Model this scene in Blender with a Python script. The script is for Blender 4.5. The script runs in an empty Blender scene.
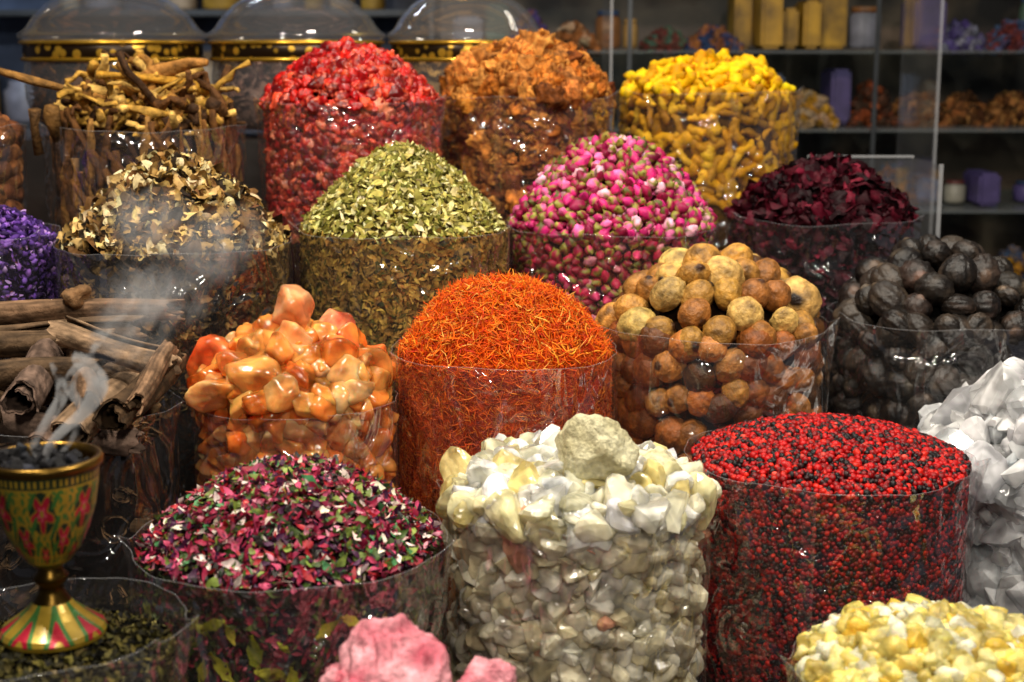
import bpy, bmesh, math
import numpy as np
from mathutils import Vector
rng=np.random.default_rng(11)
ZC=1.50
scene=bpy.context.scene
scene.view_settings.view_transform='Standard'
scene.view_settings.look='None'
def lin(h):
    h=h.lstrip('#'); c=np.array([int(h[i:i+2],16)/255 for i in (0,2,4)])
    return np.where(c<=.04045,c/12.92,((c+.055)/1.055)**2.4)
# ------------------------------------------------------------ materials
def nmat(name):
    m=bpy.data.materials.new(name); m.use_nodes=True
    nt=m.node_tree; nt.nodes.clear()
    return m,nt,nt.nodes,nt.links
def content_mat(name,rough=.6,bump=.3,bscale=300,sss=0,trans=0,spec=.5,vary=.35,vscale=120,sssr=(.02,.01,.005),ior=1.45,coat=0,metal=0,bdist=.002,tscale=35):
    m,nt,N,L=nmat(name)
    o=N.new('ShaderNodeOutputMaterial'); b=N.new('ShaderNodeBsdfPrincipled')
    a=N.new('ShaderNodeAttribute'); a.attribute_name='Col'
    tc=N.new('ShaderNodeTexCoord')
    n1=N.new('ShaderNodeTexNoise'); n1.inputs['Scale'].default_value=vscale; n1.inputs['Detail'].default_value=4
    L.new(tc.outputs['Object'],n1.inputs['Vector'])
    mr=N.new('ShaderNodeMapRange'); mr.inputs[1].default_value=.3; mr.inputs[2].default_value=.7
    mr.inputs[3].default_value=1-vary; mr.inputs[4].default_value=1+vary
    L.new(n1.outputs['Fac'],mr.inputs[0])
    mx=N.new('ShaderNodeMix'); mx.data_type='RGBA'; mx.blend_type='MULTIPLY'; mx.inputs['Factor'].default_value=1
    L.new(a.outputs['Color'],mx.inputs['A']); L.new(mr.outputs[0],mx.inputs['B'])
    L.new(mx.outputs['Result'],b.inputs['Base Color'])
    b.inputs['Roughness'].default_value=rough; b.inputs['IOR'].default_value=ior
    b.inputs['Specular IOR Level'].default_value=spec
    b.inputs['Transmission Weight'].default_value=trans
    b.inputs['Coat Weight'].default_value=coat; b.inputs['Metallic'].default_value=metal
    b.inputs['Coat Roughness'].default_value=.15
    if sss>0:
        b.inputs['Subsurface Weight'].default_value=sss
        b.inputs['Subsurface Radius'].default_value=sssr
        b.inputs['Subsurface Scale'].default_value=1.0
    if bump>0:
        n2=N.new('ShaderNodeTexNoise'); n2.inputs['Scale'].default_value=bscale; n2.inputs['Detail'].default_value=5
        L.new(tc.outputs['Object'],n2.inputs['Vector'])
        bp=N.new('ShaderNodeBump'); bp.inputs['Strength'].default_value=bump; bp.inputs['Distance'].default_value=bdist
        L.new(n2.outputs['Fac'],bp.inputs['Height']); L.new(bp.outputs[0],b.inputs['Normal'])
    if trans>0:
        # the clear part varies through each piece: milky veins and glassy zones
        n3=N.new('ShaderNodeTexNoise'); n3.inputs['Scale'].default_value=tscale; n3.inputs['Detail'].default_value=2; L.new(tc.outputs['Object'],n3.inputs['Vector'])
        m3=N.new('ShaderNodeMapRange'); m3.inputs[1].default_value=.40; m3.inputs[2].default_value=.60; m3.inputs[3].default_value=max(0,trans-.30); m3.inputs[4].default_value=min(1,trans+.30)
        L.new(n3.outputs['Fac'],m3.inputs[0]); L.new(m3.outputs[0],b.inputs['Transmission Weight'])
    L.new(b.outputs[0],o.inputs[0])
    return m
def simple(name,col,rough=.5,metal=0,bump=0,bscale=40,col2=None,nscale=8,spec=.5):
    m,nt,N,L=nmat(name)
    o=N.new('ShaderNodeOutputMaterial'); b=N.new('ShaderNodeBsdfPrincipled')
    tc=N.new('ShaderNodeTexCoord'); n1=N.new('ShaderNodeTexNoise'); n1.inputs['Scale'].default_value=nscale; n1.inputs['Detail'].default_value=6
    L.new(tc.outputs['Object'],n1.inputs['Vector'])
    r=N.new('ShaderNodeValToRGB'); c=lin(col); c2=lin(col2) if col2 else c*.6
    r.color_ramp.elements[0].position=.35; r.color_ramp.elements[1].position=.65
    r.color_ramp.elements[0].color=(*c2,1); r.color_ramp.elements[1].color=(*c,1)
    L.new(n1.outputs['Fac'],r.inputs[0]); L.new(r.outputs[0],b.inputs['Base Color'])
    b.inputs['Roughness'].default_value=rough; b.inputs['Metallic'].default_value=metal; b.inputs['Specular IOR Level'].default_value=spec
    if bump:
        n2=N.new('ShaderNodeTexNoise'); n2.inputs['Scale'].default_value=bscale; L.new(tc.outputs['Object'],n2.inputs['Vector'])
        bp=N.new('ShaderNodeBump'); bp.inputs['Strength'].default_value=bump; bp.inputs['Distance'].default_value=.004
        L.new(n2.outputs['Fac'],bp.inputs['Height']); L.new(bp.outputs[0],b.inputs['Normal'])
    L.new(b.outputs[0],o.inputs[0]); return m
def film_mat(name,haze=.05,ior=1.45,bump=.6,rough=.07,tint=(1,1,1),bscale=14,gmul=.7,gmax=.3,bdist=.012):
    m,nt,N,L=nmat(name)
    o=N.new('ShaderNodeOutputMaterial')
    t=N.new('ShaderNodeBsdfTransparent'); t.inputs[0].default_value=(*tint,1)
    d=N.new('ShaderNodeBsdfDiffuse'); d.inputs[0].default_value=(.8,.82,.85,1)
    g=N.new('ShaderNodeBsdfGlossy'); g.inputs['Roughness'].default_value=rough; g.inputs[0].default_value=(1,1,1,1)
    fr=N.new('ShaderNodeFresnel'); fr.inputs[0].default_value=ior
    mm=N.new('ShaderNodeMath'); mm.operation='MULTIPLY'; mm.inputs[1].default_value=gmul; L.new(fr.outputs[0],mm.inputs[0])
    mn=N.new('ShaderNodeMath'); mn.operation='MINIMUM'; mn.inputs[1].default_value=gmax; L.new(mm.outputs[0],mn.inputs[0])
    tc=N.new('ShaderNodeTexCoord'); mp=N.new('ShaderNodeMapping'); mp.inputs['Scale'].default_value=(1,1,.7)
    L.new(tc.outputs['Object'],mp.inputs[0])
    n=N.new('ShaderNodeTexNoise'); n.inputs['Scale'].default_value=bscale; n.inputs['Detail'].default_value=2; n.inputs['Distortion'].default_value=1.2
    L.new(mp.outputs[0],n.inputs['Vector'])
    bp=N.new('ShaderNodeBump'); bp.inputs['Strength'].default_value=bump; bp.inputs['Distance'].default_value=bdist
    L.new(n.outputs['Fac'],bp.inputs['Height'])
    L.new(bp.outputs[0],g.inputs['Normal'])
    m1=N.new('ShaderNodeMixShader'); m1.inputs[0].default_value=haze
    L.new(t.outputs[0],m1.inputs[1]); L.new(d.outputs[0],m1.inputs[2])
    m2=N.new('ShaderNodeMixShader'); L.new(mn.outputs[0],m2.inputs[0]); L.new(m1.outputs[0],m2.inputs[1]); L.new(g.outputs[0],m2.inputs[2])
    L.new(m2.outputs[0],o.inputs[0]); return m
FILM=film_mat('clear_plastic_film',haze=.010,bump=1.0,bscale=15,gmul=2.6,gmax=.28,rough=.07,bdist=.036)
EDGE=film_mat('plastic_edge',haze=.12,bump=.1)
GLASS=film_mat('thin_glass',haze=.05,bump=.05,rough=.04,ior=1.6,gmul=1,gmax=.5)
ACRY=film_mat('acrylic_sheet',haze=.02,bump=.02,rough=.03)
# ------------------------------------------------------------ mesh helpers
def tri_obj(name,V,F,C=None,mat=None,smooth=True,parent=None):
    V=np.asarray(V,dtype=np.float32); F=np.asarray(F,dtype=np.int32)
    me=bpy.data.meshes.new(name)
    me.vertices.add(len(V)); me.vertices.foreach_set('co',V.ravel())
    k=F.shape[1]
    me.loops.add(F.size); me.loops.foreach_set('vertex_index',F.ravel())
    me.polygons.add(len(F)); me.polygons.foreach_set('loop_start',np.arange(0,F.size,k,dtype=np.int32))
    me.polygons.foreach_set('use_smooth',np.full(len(F),smooth,dtype=bool))
    me.update(calc_edges=True)
    if C is not None:
        at=me.color_attributes.new('Col','FLOAT_COLOR','POINT')
        c4=np.ones((len(V),4),dtype=np.float32); c4[:,:3]=np.clip(C,0,1)
        at.data.foreach_set('color',c4.ravel())
    me.validate()
    if mat: me.materials.append(mat)
    ob=bpy.data.objects.new(name,me); scene.collection.objects.link(ob)
    if parent: ob.parent=parent
    return ob
def empty(name,loc=(0,0,0)):
    e=bpy.data.objects.new(name,None); e.empty_display_size=.05; scene.collection.objects.link(e); return e
def ico(sub):
    bm=bmesh.new(); bmesh.ops.create_icosphere(bm,subdivisions=sub,radius=1)
    V=np.array([v.co[:] for v in bm.verts]); F=np.array([[v.index for v in f.verts] for f in bm.faces]); bm.free(); return V,F
ICO={k:ico(k) for k in (1,2,3,4,5,6)}
def wob(V,f,seed,n=5):
    r=np.random.default_rng(seed); out=0
    for i in range(n):
        k=r.normal(size=3)*f; out=out+np.sin(V@k+r.uniform(0,6.28))
    return out/n
def grid_faces(a,b,wrap=False):
    F=[]
    bb=b if wrap else b-1
    for i in range(a-1):
        for j in range(bb):
            p=i*b+j; q=i*b+(j+1)%b; r=(i+1)*b+(j+1)%b; s=(i+1)*b+j
            F+= [[p,q,r],[p,r,s]]
    return np.array(F)
def sphere(sub=2,asp=(1,1,1),w=0,wf=3,seed=0):
    V,F=ICO[sub]; V=V*(1+w*wob(V,wf,seed))[:,None]*np.array(asp)
    return V*.5,F,np.zeros(len(V))
def wrinkled(seed,asp=(1.2,.9,.8),amp=.18,sub=3,hf=6):
    V0,F=ICO[sub]
    r=1+amp*wob(V0,3,seed)-amp*1.3*np.abs(wob(V0,hf,seed+9,3))
    V=V0*r[:,None]*np.array(asp)
    return V*.55,F,np.clip(1-5*np.abs(wob(V0,hf,seed+9,3)),0,1)*.8
def crystal(seed,n=14,asp=(1.1,.9,.75)):
    r=np.random.default_rng(seed); P=r.normal(size=(n,3)); P/=np.linalg.norm(P,axis=1)[:,None]
    P*=r.uniform(.75,1.05,(n,1)); P*=np.array(asp)
    bm=bmesh.new(); [bm.verts.new(p) for p in P]
    bmesh.ops.convex_hull(bm,input=bm.verts)
    bmesh.ops.delete(bm,geom=[v for v in bm.verts if not v.link_faces],context='VERTS')
    bmesh.ops.triangulate(bm,faces=bm.faces); bm.verts.index_update()
    V=np.array([v.co[:] for v in bm.verts]); F=np.array([[v.index for v in f.verts] for f in bm.faces]); bm.free()
    return V*.55,F,np.zeros(len(V))
def softrock(seed,sub=3,npl=11,asp=(1.1,.9,.85),rough=.06,rf=7,hi=0,dmin=.62):
    r=np.random.default_rng(seed); V0,F=ICO[sub]
    n=r.normal(size=(npl,3)); n/=np.linalg.norm(n,axis=1)[:,None]; d=r.uniform(dmin,.95,npl)
    dots=V0@n.T
    rr=np.where(dots>.05,d/np.maximum(dots,.05),9).min(axis=1); rr=np.minimum(rr,1.1)
    rr=rr*(1+rough*wob(V0,rf,seed+3))
    if hi: rr=rr*(1+hi*wob(V0,rf*2.3,seed+5,6)+hi*.7*wob(V0,rf*5,seed+6,6)-hi*1.2*np.abs(wob(V0,rf*1.5,seed+8,3)))
    return V0*rr[:,None]*np.array(asp)*.55,F,np.clip(.5+wob(V0,2+hi*60,seed+4),0,1)
def flake(seed,w=.45,curl=.35,nu=5,nv=3,tip=1.0):
    r=np.random.default_rng(seed); V=[]
    c1=r.uniform(-curl,curl);c2=r.uniform(-curl,curl);tw=r.uniform(-.6,.6)
    for i in range(nu):
        u=-1+2*i/(nu-1); ww=w*(max(0.12,1-abs(u)**(1.6*tip)))
        for j in range(nv):
            v=(-1+2*j/(nv-1))*ww; z=c1*u*u+c2*(v/w)**2*.5+tw*u*v
            V.append((u+r.normal()*.05,v+r.normal()*.05,z))
    V=np.array(V)*.5
    return V,grid_faces(nu,nv),(np.abs(V[:,1])<.02).astype(float)*.4
def crumple(seed,n=6,amp=.35):
    r=np.random.default_rng(seed); a=np.linspace(-1,1,n); U,W=np.meshgrid(a,a); P=np.stack([U.ravel(),W.ravel(),0*U.ravel()],1)
    rad=np.maximum(np.abs(P[:,0]),np.abs(P[:,1])); nr=np.linalg.norm(P[:,:2],axis=1)+1e-6
    P[:,:2]*=(rad/nr)[:,None]
    Q=P.copy()
    for k in range(3): Q[:,k]+=amp*wob(P,2.6,seed*7+k,4)*(1.6 if k==2 else .7)
    return Q*.45,grid_faces(n,n),np.clip(rad-.5,0,1)
def thread(seed,rad=.05,n=5,bend=.35,sides=3):
    r=np.random.default_rng(seed); V=[];b=r.uniform(-bend,bend,3)
    for i in range(n):
        u=-1+2*i/(n-1); c=np.array([u,b[0]*(u*u-.5)+b[2]*math.sin(3*u)*.4,b[1]*(u*u-.5)])
        rr=rad*(1-.6*u*u)
        for j in range(sides):
            a=2*math.pi*j/sides; V.append(c+np.array([0,math.cos(a)*rr*1.6,math.sin(a)*rr]))
    V=np.array(V)*.5
    return V,grid_faces(n,sides,True),np.repeat(np.linspace(0,1,n)>.7,sides).astype(float)*.6
def knobstick(seed,rad=.2,n=9,sides=8,bend=.2,knob=.25,mask=.0):
    r=np.random.default_rng(seed); V=[];b=r.uniform(-bend,bend,3);M=[]
    ph=r.uniform(0,6)
    for i in range(n):
        u=-1+2*i/(n-1); c=np.array([u,b[0]*(u*u-.5)+b[2]*math.sin(3*u)*.5,b[1]*(u*u-.5)])
        e=max(0.05,1-abs(u)**6)**.5
        for j in range(sides):
            a=2*math.pi*j/sides; rr=rad*e*(1+knob*math.sin(u*6+ph)*.5+knob*r.normal()*.4)
            V.append(c+np.array([0,math.cos(a)*rr,math.sin(a)*rr])); M.append(1.0 if abs(u)>.9 else mask*r.random())
    V=np.array(V); k=len(V); F=grid_faces(n,sides,True)
    V=np.vstack([V,[-1,b[0]*.5-b[2]*math.sin(3)*.5,b[1]*.5],[1,b[0]*.5+b[2]*math.sin(3)*.5,b[1]*.5]])
    cap=[[k,(j+1)%sides,j] for j in range(sides)]+[[k+1,(n-1)*sides+j,(n-1)*sides+(j+1)%sides] for j in range(sides)]
    return V*.5,np.vstack([F,cap]),np.array(M+[1,1])
def bud(seed):
    r=np.random.default_rng(seed)
    prof=[(-.62,.04),(-.5,.07),(-.42,.2),(-.25,.36),(0,.42),(.25,.36),(.45,.24),(.6,.12),(.66,.03)]
    S=10;V=[];M=[]
    for i,(x,rr) in enumerate(prof):
        for j in range(S):
            a=2*math.pi*j/S+x*1.2; q=rr*(1+.16*math.cos(5*a+seed)*(x>-.3)+.04*r.normal())
            V.append((x,q*math.cos(a),q*math.sin(a))); M.append(1.0 if (x<-.3 or (x<.05 and j%3==0)) else 0.0)
    return np.array(V)*.8,grid_faces(len(prof),S,True),np.array(M)
def lime(seed,ridge=.03,nr=9,dent=.05,blot=.5):
    V0,F=ICO[4]
    th=np.arctan2(V0[:,1],V0[:,0]); pol=np.abs(V0[:,2])
    sx=np.sqrt(1-np.minimum(pol,1)**2)
    rdg=np.abs(np.cos(th*nr/2+seed+.8*V0[:,2]+.4*wob(V0,3,seed+2)))*sx
    r=1-ridge*rdg*1.5+dent*wob(V0,2,seed)-dent*.8*np.clip(wob(V0,3.5,seed+6,4)-.25,0,1)+.10*np.clip(pol-.955,0,1)/.045-.05*np.clip(pol-.90,0,.05)/.05+.018*wob(V0,13,seed+5)-.03*np.abs(wob(V0,8,seed+12,3))
    V=V0*r[:,None]*np.array([1,1,1.05])
    M=np.clip((V0[:,2]-.93)/.04,0,1)+blot*np.clip(wob(V0,3.2,seed+3,5)*2.5-.35,0,1)+blot*.6*np.clip(wob(V0,9,seed+8,5)*2.5-.5,0,1)
    M=M+blot*1.5*np.clip(rdg-.75,0,1)
    return V*.5,F,np.clip(M,0,1)
def axes_from(N,spin,rg):
    N=N/np.linalg.norm(N,axis=1)[:,None]
    T=rg.normal(size=N.shape); T-=N*(T*N).sum(1)[:,None]; T/=np.linalg.norm(T,axis=1)[:,None]
    B=np.cross(N,T); return np.stack([T,B,N],axis=2)
def merged(name,variants,P,R,S,C1,C2,mat,smooth,parent,idx=None):
    n=len(P); idx=rng.integers(0,len(variants),n) if idx is None else idx
    Vs,Fs,Cs=[],[],[];off=0
    for k,(V,F,M) in enumerate(variants):
        s=np.where(idx==k)[0]
        if len(s)==0: continue
        W=V[None]*S[s][:,None,:]
        W=np.einsum('nij,nvj->nvi',R[s],W)+P[s][:,None,:]
        nv=len(V); FF=F[None]+(np.arange(len(s))*nv)[:,None,None]+off
        C=C1[s][:,None,:]*(1-M)[None,:,None]+C2[s][:,None,:]*M[None,:,None]
        Vs.append(W.reshape(-1,3));Fs.append(FF.reshape(-1,3));Cs.append(C.reshape(-1,3)); off+=nv*len(s)
    return tri_obj(name,np.vstack(Vs),np.vstack(Fs),np.vstack(Cs),mat,smooth,parent)
SATP=1.18
def pick(pal,n,jit=.16,sat=None):
    cols=np.array([lin(p[0])**(sat or SATP) for p in pal]); w=np.array([p[1] for p in pal],float); w/=w.sum()
    c=cols[rng.choice(len(pal),n,p=w)]
    return c*np.clip(rng.normal(1,jit,(n,1)),.4,1.7)*np.clip(rng.normal(1,.04 if jit>.1 else .012,(n,3)),.8,1.2)
def dome(x,y,R,H,p,lump,seed):
    t=np.clip(np.sqrt(x*x+y*y)/R,0,1)
    z=H*(1-t**p)
    if lump:
        Q=np.stack([x,y,0*x],1)/R; z=z+lump*wob(Q,4,seed,6)*(1-t**4)
    return z
def poisson(cand,d,cap):
    acc=np.empty((cap,3)); k=0; ids=[]
    for i,c in enumerate(cand):
        if k and (((acc[:k]-c)**2).sum(1).min()<d*d): continue
        acc[k]=c; k+=1; ids.append(i)
        if k>=cap: break
    return acc[:k],ids
def top_pts(R,H,p,sp,lump,seed,mult=1.0):
    area=math.pi*R*R*math.sqrt(1+(H/R)**2)
    e=1e-3
    if sp>.0125:
        M=int(area/sp**2*30); r=R*np.sqrt(rng.random(M)); a=rng.uniform(0,2*math.pi,M)
        x,y=r*np.cos(a),r*np.sin(a); z=dome(x,y,R,H,p,lump,seed)
        P,_=poisson(np.stack([x,y,z],1),sp*.88,4000); x,y=P[:,0],P[:,1]
    else:
        M=int(area/sp**2*mult); i=np.arange(M)+.5; r=R*np.sqrt(i/M); a=i*2.399963
        x=r*np.cos(a)+rng.normal(0,sp*.35,M); y=r*np.sin(a)+rng.normal(0,sp*.35,M)
        q=np.sqrt(x*x+y*y); k=np.minimum(1,R/q); x*=k;y*=k
    z=dome(x,y,R,H,p,lump,seed)
    nx=-(dome(x+e,y,R,H,p,lump,seed)-z)/e; ny=-(dome(x,y+e,R,H,p,lump,seed)-z)/e
    Nn=np.stack([np.clip(nx,-2.5,2.5),np.clip(ny,-2.5,2.5),np.ones_like(x)],1)
    return np.stack([x,y,z],1),Nn
def side_pts(R,D,sp,arc=2.35,mult=1.0):
    W=2*arc*R
    if sp>.0125:
        M=int(W*D/sp**2*30); u=rng.uniform(-arc,arc,M); v=rng.uniform(-D,0,M)
        P,_=poisson(np.stack([u*R,v,0*u],1),sp*.86,5000); u=P[:,0]/R; v=P[:,1]
    else:
        nr=max(1,int(D/(sp*.87)*math.sqrt(mult))); nc=max(3,int(W/sp*math.sqrt(mult)))
        I,J=np.meshgrid(np.arange(nr),np.arange(nc),indexing='ij')
        u=(-arc+2*arc*(J+.5*(I%2))/nc).ravel()+rng.normal(0,sp*.22/R,I.size); v=-(I.ravel()+.3)*D/nr+rng.normal(0,sp*.22,I.size)
    a=u-math.pi/2
    Nn=np.stack([np.cos(a),np.sin(a),0*a],1)
    P=np.stack([R*np.cos(a),R*np.sin(a),v],1)
    return P,Nn
def core(parent,X,Y,z,R,H,p,lump,seed,inset,zbot,col,name='packed_fill'):
    S=48; rings=10; V=[]
    for i in range(rings+1):
        rr=(R-inset)*i/rings; a=np.arange(S)*2*math.pi/S
        x,y=rr*np.cos(a),rr*np.sin(a); zz=dome(x*R/(R-inset),y*R/(R-inset),R,H,p,lump,seed)-inset
        V.append(np.stack([x,y,zz],1))
    a=np.arange(S)*2*math.pi/S
    for zz in (-.05,zbot-z+.003):
        V.append(np.stack([(R-inset)*np.cos(a),(R-inset)*np.sin(a),0*a+zz],1))
    V.append(np.stack([0*a,0*a,0*a+zbot-z+.003],1))
    V=np.vstack(V)+np.array([X,Y,z+ZC])
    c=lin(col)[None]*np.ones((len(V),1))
    return tri_obj(name,V,grid_faces(rings+4,S,True),c,COREM,True,parent)
COREM=content_mat('packed_fill_mat',rough=.9,bump=1,bscale=150,vary=.6,vscale=90,spec=.1)
CT=-.80
def plastic(parent,X,Y,z,R,lip,zbot,seed,corner=None,flare=.003):
    r=np.random.default_rng(seed); S=160; K=40; V=[]
    a=np.arange(S)*2*math.pi/S
    zt=z+lip
    k1,k2,k3=r.integers(2,5),r.integers(7,12),r.integers(17,27); p1,p2,p3,p4=r.uniform(0,6.28,4)
    rim=.0022*np.sin(k1*a+p1)+.0008*np.sin(k2*a+p2)
    cs=np.zeros(S)
    for ca in (corner or []):
        d=np.abs((a-math.radians(ca)+math.pi)%(2*math.pi)-math.pi); cs+=np.exp(-(d/.07)**2)
    for i in range(K+1):
        t=(i/K)**1.5; zz=zt*(1-t)+(zbot+.002)*t+rim*(1-t)**6
        rr=R+.0028+.0009*np.sin(k2*a+p2+zz*34)+.0008*np.sin(k3*a+p3-zz*70)+flare*math.exp(-t*30)*(.5+.5*np.sin(k1*a+p4))+cs*.012*math.exp(-t*7)
        zz=zz+cs*.010*(1-t)**8
        V.append(np.stack([rr*np.cos(a)+X,rr*np.sin(a)+Y,zz+ZC],1))
    V=np.vstack(V); F=grid_faces(K+1,S,True)
    ob=tri_obj('plastic_bag',V,F,None,FILM,True,parent)
    R0=V[:S]; c=np.array([X,Y,0]); rad=R0-c; rad[:,2]=0; rad/=np.linalg.norm(rad,axis=1)[:,None]
    w=.00035; up=np.array([0,0,w]); ring=[R0+rad*w,R0+up,R0-rad*w,R0-up]
    VV=np.stack(ring,1).reshape(-1,3); FF=[]
    for i in range(S):
        for j in range(4):
            p=i*4+j;q=i*4+(j+1)%4;s=((i+1)%S)*4+(j+1)%4;t=((i+1)%S)*4+j; FF+=[[p,s,q],[p,t,s]]
    tri_obj('bag_rim',VV,np.array(FF),None,EDGE,True,parent)
    sa=math.radians(r.uniform(215,325)); n=14; A=[]
    for i in range(n):
        zz=zt+(zbot-zt)*i/(n-1)
        for j in range(4):
            aa=sa+j*.03; q=R+.005+(.004 if j==3 else 0)*(1-i/n)+.001*math.sin(i*1.3)
            A.append((X+q*math.cos(aa),Y+q*math.sin(aa),zz+ZC))
    tri_obj('bag_seam',np.array(A),grid_faces(n,4),None,FILM,True,parent)
def heap(bagname,item,X,Y,z,R,H,p,size,sp,variants,pal,pal2,mat,corecol,D=.2,mode='rand',tilt=.5,svar=.2,lump=0,seed=1,smooth=True,sidepal=None,sidescale=1,layers=1,lip=.012,zbot=CT,corner=None,mult=1,arc=2.35,extra=None,bag=True,embed=.25,sidemult=None,asp=(1,1,1),sat=None,jit=.16):
    E=empty(bagname); rc=R-.001
    PP,NN,SS,CC=[],[],[],[]
    for l in range(layers):
        P,Nn=top_pts(rc-size*.35,H,p,sp,lump,seed,mult)
        n=len(P); nn=Nn/np.linalg.norm(Nn,axis=1)[:,None]
        P=P+nn*(size*(embed*(l-.3)+rng.uniform(-.12,.12,n)))[:,None]
        PP.append(P);NN.append(Nn);SS.append(size*np.clip(rng.normal(1,svar,n),.45,1.7));CC.append(pick(pal,n,jit,sat))
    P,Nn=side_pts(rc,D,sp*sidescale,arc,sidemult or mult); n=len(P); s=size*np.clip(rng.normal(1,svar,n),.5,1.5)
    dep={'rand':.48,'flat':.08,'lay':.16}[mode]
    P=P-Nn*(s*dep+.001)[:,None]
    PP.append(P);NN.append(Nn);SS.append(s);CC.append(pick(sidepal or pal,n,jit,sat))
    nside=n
    PP=np.vstack(PP);NN=np.vstack(NN);SS=np.concatenate(SS);CC=np.vstack(CC); n=len(PP)
    if mode=='rand': R3=axes_from(rng.normal(size=(n,3)),None,rng)
    else:
        nn=NN/np.linalg.norm(NN,axis=1)[:,None]; tl=np.full(n,tilt); tl[-nside:]*=.35
        R3=axes_from(nn+rng.normal(size=(n,3))*tl[:,None],None,rng)
    S3=SS[:,None]*np.array(asp)[None]*np.clip(rng.normal(1,.1,(n,3)),.7,1.3)
    C2=pick(pal2,n,jit,sat) if pal2 else CC*(.75 if sat is None else .92)
    PP=PP+np.array([X,Y,z+ZC])
    merged(item,variants,PP,R3,S3,CC,C2,mat,smooth,E)
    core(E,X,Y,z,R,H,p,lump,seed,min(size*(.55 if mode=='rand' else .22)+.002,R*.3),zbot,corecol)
    if bag: plastic(E,X,Y,z,R,lip,zbot,seed*31+5,corner)
    return E
# ------------------------------------------------------------ content materials
M_dry=content_mat('dried_leaf',rough=.75,bump=.35,vary=.35,spec=.25)
M_pet=content_mat('dried_petal',rough=.5,bump=.3,vary=.35,spec=.45)
M_hib=content_mat('hibiscus_petal',rough=.6,bump=.5,vary=.4,spec=.25)
M_pep=content_mat('peppercorn_skin',rough=.38,bump=.3,bscale=700,vary=.35,vscale=260,spec=.4)
M_saf=content_mat('saffron_thread',rough=.5,bump=.0,vary=.3,spec=.3)
M_res=content_mat('amber_resin',rough=.10,bump=.5,bscale=110,sss=.6,trans=.48,vary=.18,vscale=50,sssr=(.010,.006,.003),spec=.6,tscale=30)
M_wht=content_mat('frankincense',rough=.11,bump=.4,bscale=120,sss=.5,trans=.42,vary=.06,vscale=50,sssr=(.010,.0095,.008),spec=.6,tscale=36)
M_alum=content_mat('alum_crystal',rough=.07,bump=.3,bscale=70,sss=.45,trans=.46,vary=.03,vscale=40,sssr=(.012,.012,.012),spec=.7,tscale=24)
M_gum=content_mat('yellow_gum',rough=.28,bump=.8,bscale=260,sss=.5,trans=.36,vary=.15,vscale=120,sssr=(.006,.005,.003),tscale=60)
M_lime=content_mat('dried_lime_skin',rough=.5,bump=1.0,bscale=170,vary=.5,vscale=90,spec=.45,bdist=.003)
M_blk=content_mat('black_lime_skin',rough=.42,bump=.9,bscale=130,vary=.5,vscale=60,spec=.55,bdist=.003)
M_berry=content_mat('dried_berry_skin',rough=.32,bump=.6,bscale=220,vary=.4,vscale=110,spec=.55)
M_root=content_mat('dried_root',rough=.75,bump=1.0,bscale=150,vary=.5,vscale=80,spec=.25,bdist=.004)
M_tur=content_mat('turmeric_root',rough=.6,bump=.8,bscale=200,vary=.25,vscale=80,spec=.25)
M_rock=content_mat('pink_salt_rock',rough=.55,bump=1.0,bscale=120,vary=.5,vscale=110,spec=.5,bdist=.006)
M_bark=content_mat('cinnamon_bark',rough=.8,bump=1.0,bscale=75,vary=.55,vscale=45,spec=.2,bdist=.005)
# ------------------------------------------------------------ front row
peps=[sphere(2,(1,1,1),.03,3,s) for s in range(3)]
heap('red_peppercorn_bag','red_peppercorns',.355,1.625,-.449,.154,.035,2.2,.0066,.0056,peps,[('#b41014',5),('#8c0a10',4),('#d0301f',1.6),('#1a0e10',4.2),('#3c1416',1.8),('#d8584c',.3)],None,M_pep,'#300606',D=.235,seed=2,mult=1.25,layers=2,embed=.4,sidepal=[('#a41014',5),('#740a10',5),('#c03020',1.6),('#1a0e10',3),('#3c1416',2)],lip=.004,corner=[200,340])
cry=[softrock(s+300,3,10,(1.2,.95,.75+.1*(s%3)),.05,5,hi=.01,dmin=.5) for s in range(10)]
chips=[crystal(s,n=16,asp=(1.15,.9,.7)) for s in range(4)]
PW=[('#fcf6d6',5),('#fefcee',4),('#f8ecb8',2.4),('#ffffff',2),('#f4e098',1)]
EW=heap('frankincense_bag','frankincense_crystals',.0675,1.5,-.460,.135,.022,3,.028,.0165,cry+chips,PW,None,M_wht,'#e4dcb8',D=.2,seed=3,svar=.42,layers=3,embed=.35,lip=.004,smooth=False,sidepal=[('#f2e8c8',4),('#faf2da',3),('#e4d6ac',2),('#e8a884',.25)],corner=[170,255],sat=1.0,jit=.04)
fl=[flake(s,w=.35+.1*(s%3),curl=.5) for s in range(10)]
PF=[('#982448',5),('#c85478',3),('#4c6028',3.4),('#88984c',2.4),('#ecdcd0',2),('#502048',4),('#b02c38',2.5),('#241c16',3),('#dc98a8',1.3),('#5c9464',1)]
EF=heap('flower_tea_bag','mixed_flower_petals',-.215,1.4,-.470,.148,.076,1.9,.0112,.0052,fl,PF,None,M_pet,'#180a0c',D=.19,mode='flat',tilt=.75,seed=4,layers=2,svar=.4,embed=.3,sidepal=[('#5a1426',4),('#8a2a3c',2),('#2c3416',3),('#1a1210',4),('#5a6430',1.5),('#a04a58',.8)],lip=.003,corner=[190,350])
n=60; a=rng.normal(-1.62,.5,n); P=np.stack([-.215+.1475*np.cos(a),1.4+.1475*np.sin(a),ZC+rng.uniform(-.66,-.50,n)],1)
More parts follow.
